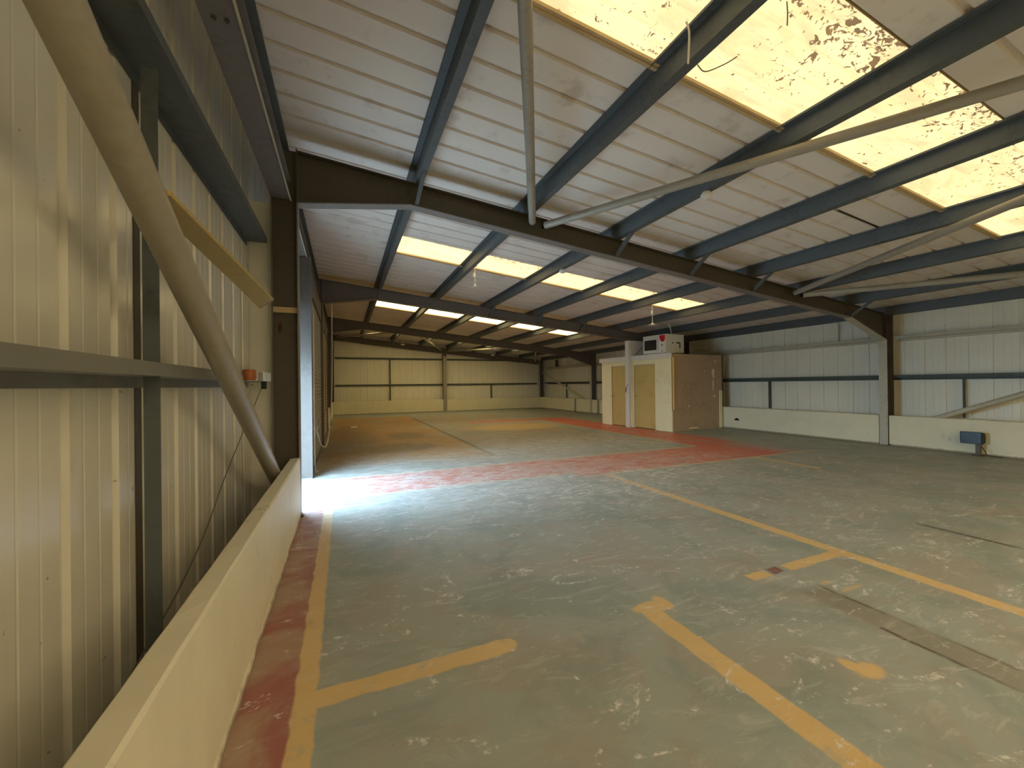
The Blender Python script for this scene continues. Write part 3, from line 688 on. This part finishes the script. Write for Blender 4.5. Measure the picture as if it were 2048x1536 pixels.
MB().box(-.034, -.029, .44, .452, 2.36, 2.75).build('door_grip', M['greybox'], dr)
pn = MB().box(-.026, -.001, .175, .426, 2.29, 2.825).build('control_panel', M['white'], mw, bevel=.004)
MB().prism([(-.029, .40, 2.80), (-.029, .19, 2.80), (-.029, .19, 2.66), (-.029, .25, 2.605), (-.029, .33, 2.62), (-.029, .38, 2.70)], (.002, 0, 0)).build('sticker', M['red'], pn)
MB().tube([(-.045, .29, 2.51), (-.026, .29, 2.51)], .028, 16).build('knob', M['greybox'], pn, smooth=True)
MB().tube([(-.045, .29, 2.34), (-.026, .29, 2.34)], .018, 16).build('button', M['greybox'], pn, smooth=True)
MB().prism([(.42, .1665, 2.60), (.60, .1665, 2.60), (.60, .1665, 2.43), (.555, .1665, 2.43), (.555, .1665, 2.565), (.42, .1665, 2.565)], (0, .004, 0)).build('side_vent', M['slot'], mw)
MB().box(.26, .29, .1665, .1705, 2.55, 2.60).build('side_vent', M['slot'], mw)
local(mw)
rod = MB().tube([(.50, .5, 3.20), (.645, .5, 2.86)], .017, 8).build('white_rod', M['cable'], None, (.5, .5, 2.86), smooth=True); tag(rod, 'short white rod leaning above the oven', 'rod'); local(rod)
cc = MB().tube(spline([(1.05, .25, 2.255), (1.25, .3, 2.31), (1.5, .25, 2.40), (1.75, .22, 2.42), (1.95, .2, 2.34), (2.02, .2, 2.256)]), .012, 8).build('coiled_cable', M['dcable'], None, (1.05, .25, 2.242), smooth=True)
tag(cc, 'looped cable lying on the cubicle roof behind the oven', 'cable'); local(cc)
dark = MB().box(10.95, 11.035, 9.10, 9.22, .641, 2.25).build('timber_upright', M['steel'], None, (11.09, 9.09, .64), bevel=.005); tag(dark, 'dark upright at the back corner of the cubicle on the low wall', 'post')
# ------------------------------------------------------------------ floodlight by the right wall
fl = thing('floodlight', 'dark floodlight on a short bracket in front of the right low wall', 'floodlight', (10.82, 3.6, 0))
hd = MB().ext([(0, 0), (.12, .02), (.14, .10), (.12, .20), (0, .225)], (10.74, 3.44, .205), (10.74, 3.735, .205), (1, 0, 0), (0, 0, 1)).build('housing', M['flood'], fl, bevel=.01)
MB().box(10.728, 10.739, 3.455, 3.72, .215, .42).build('lens', M['black'], hd)
fin = MB()
for k in range(6): fin.box(10.80, 10.88, 3.48 + k * .042, 3.486 + k * .042, .22, .41)
fin.build('cooling_fins', M['flood'], hd)
MB().box(10.76, 10.82, 3.48, 3.54, .012, .205).build('bracket', M['steel_lt'], fl)
MB().box(10.72, 10.87, 3.44, 3.58, 0, .012).build('foot_plate', M['steel'], fl)
MB().tube(spline([(10.8, 3.50, .2), (10.78, 3.43, .1), (10.77, 3.38, .02), (10.8, 3.2, .01)]), .006, 6).build('lead', M['black'], fl)
# holes and slots in the right low wall
o = MB().prism([(10.914, 8.46, .25), (10.914, 8.63, .25), (10.914, 8.60, .30), (10.914, 8.53, .325), (10.914, 8.47, .28)], (-.006, 0, 0)).build('trim_3', M['slot']); struct(o)
for i, (ya, yb, z0) in enumerate(((17.64, 17.78, .02), (15.64, 15.78, .0))):
    o = MB().box(11.0, 11.035, ya, yb, z0, .62).build('trim_%d' % (4 + i), M['slot']); struct(o)
# ------------------------------------------------------------------ lamps and pendants
def pendant(label, x, y, zt, zd, r=.085):
    t = thing('pendant_lamp', label, 'pendant lamp', (x, y, zd), 'pendant lamps')
    MB().lathe((x, y, zt - .03), [(.05, 0), (.045, .02), (.03, .03), (0, .03)], 16).build('ceiling_rose', M['white'], t, smooth=True)
    MB().tube([(x, y, zt - .03), (x, y, zd + .05)], .009, 8).build('cord', M['cable'], t)
    MB().lathe((x - .015, y, zd + (zt - zd) * .42), [(0, 0), (.026, .012), (.03, .05), (.026, .085), (0, .10)], 12).build('cord_switch', M['white'], t, smooth=True)
    MB().lathe((x, y, zd), [(.0, 0.0), (r, 0.0), (r, .006), (r * .35, .022), (.02, .05), (0, .055)], 24).build('shade', M['white'], t, smooth=True)
pendant('pendant lamp with a small disc shade, left in the bay past the near rafter', 2.50, 7.86, rz(2.5) - .002, 3.41, .075)
pendant('pendant lamp with a disc shade hanging above the microwave oven', 6.98, 7.72, rz(6.98) - .002, 2.82, .11)
pendant('tiny pendant lamp in the farthest bay, left of the gable post', 2.40, 18.0, rz(2.4) - .002, 3.19, .10)
pendant('tiny pendant lamp in the farthest bay, right of the gable post', 6.56, 18.0, rz(6.56) - .002, 2.80, .10)
def bulk(label, x, y, rx=.055, ry=.075):
    z = rt(x) - .005
    t = thing('oval_lamp', label, 'lamp', (x, y, z - .06), 'oval lamps under the purlins')
    MB().lathe((x, y, z - .016), [(.045, 0), (.045, .016)], 18).build('base', M['white'], t)
    o = MB().lathe((x, y, z - .075), [(0, 0), (.04, .006), (.062, .025), (.064, .045), (.055, .058)], 22).build('diffuser', M['white'], t, smooth=True)
bulk('white oval lamp under a purlin in the near bay', 3.80, 3.32)
bulk('white oval lamp under a purlin at the edge of the second rooflight strip', 3.80, 6.55)
bulk('small oval lamp in the farthest bay, left of its tiny pendant', 2.335, 17.6)
bulk('small oval lamp in the farthest bay, left of the gable post top', 3.80, 17.9)
bulk('small oval lamp in the farthest bay, towards the right wall', 8.215, 17.9)
cable('short white cable dangling at the edge of the dirty rooflight', [(2.20, 2.07, 3.885), (2.215, 2.06, 3.80), (2.212, 2.07, 3.60)], .007, M['cable'])
cable('thin dark wire hanging from the middle of the dirty rooflight', [(2.68, 1.70, 3.87), (2.685, 1.70, 3.80), (2.68, 1.70, 3.715)], .004, M['dcable'])
cable('forked bit of wire poking out beside a purlin at the dirty rooflight', [(2.40, 2.16, 3.715), (2.50, 2.18, 3.71), (2.60, 2.10, 3.735), (2.63, 2.02, 3.74)], .004, M['dcable'])
MB().prism([(5.75, 3.046, rz(5.75) - .006), (6.65, 3.046, rz(6.65) - .006), (6.65, 3.066, rz(6.65) - .006), (5.75, 3.066, rz(5.75) - .006)], (0, 0, .004)).build('trim_9', M['slot'])['kind'] = 'structure'
# paper scrap
o = MB().prism([(.20, 14.6, .004), (.42, 14.7, .004), (.40, 14.9, .03), (.22, 14.85, .012)], (0, 0, .004)).build('paper_scrap', M['paper'], None, (.3, 14.7, .002)); tag(o, 'small white paper scrap on the floor by the left wall', 'paper')

# ------------------------------------------------------------------ daylight
w = bpy.data.worlds.new('sky'); bpy.context.scene.world = w; w.use_nodes = True
bg = w.node_tree.nodes['Background']; bg.inputs[0].default_value = (.50, .76, 1.0, 1); bg.inputs[1].default_value = 14.0
def portal(y0, y1, z1):
    l = bpy.data.lights.new('doorway_portal', 'AREA'); l.shape = 'RECTANGLE'; l.size = z1; l.size_y = y1 - y0; l.cycles.is_portal = True
    o = bpy.data.objects.new('doorway_portal', l); C.objects.link(o)
    o.location = (XL - .02, (y0 + y1) / 2, z1 / 2); o.rotation_euler = (0, -PI / 2, 0)
    return o
portal(DOOR[0], DOOR[1], 1.9)

# ------------------------------------------------------------------ camera
f_px, yaw, pit, rol = CAMP = (802.753, .3970, .0018, .0112)
cam = bpy.data.cameras.new('camera'); co = bpy.data.objects.new('camera', cam); C.objects.link(co)
cam.sensor_fit = 'HORIZONTAL'; cam.sensor_width = 36; cam.lens = f_px / 2048 * 36; cam.clip_start = .02; cam.clip_end = 200
fw = Vector((math.sin(yaw) * math.cos(pit), math.cos(yaw) * math.cos(pit), math.sin(pit)))
r0 = Vector((math.cos(yaw), -math.sin(yaw), 0)); u0 = r0.cross(fw)
rr = r0 * math.cos(rol) - u0 * math.sin(rol); uu = r0 * math.sin(rol) + u0 * math.cos(rol)
mt = Matrix((rr, uu, -fw)).transposed().to_4x4(); mt.translation = Vector((0, 0, 1.4))
co.matrix_world = mt
sc_ = bpy.context.scene; sc_.camera = co
vs = sc_.view_settings; vs.view_transform = 'Standard'; vs.look = 'None'; vs.gamma = 1; vs.use_curve_mapping = False; vs.exposure = 1.25
cy = sc_.cycles
cy.use_denoising = True; cy.max_bounces = 8; cy.diffuse_bounces = 6; cy.use_adaptive_sampling = True; cy.adaptive_threshold = .025; cy.glossy_bounces = 4; cy.sample_clamp_indirect = 6
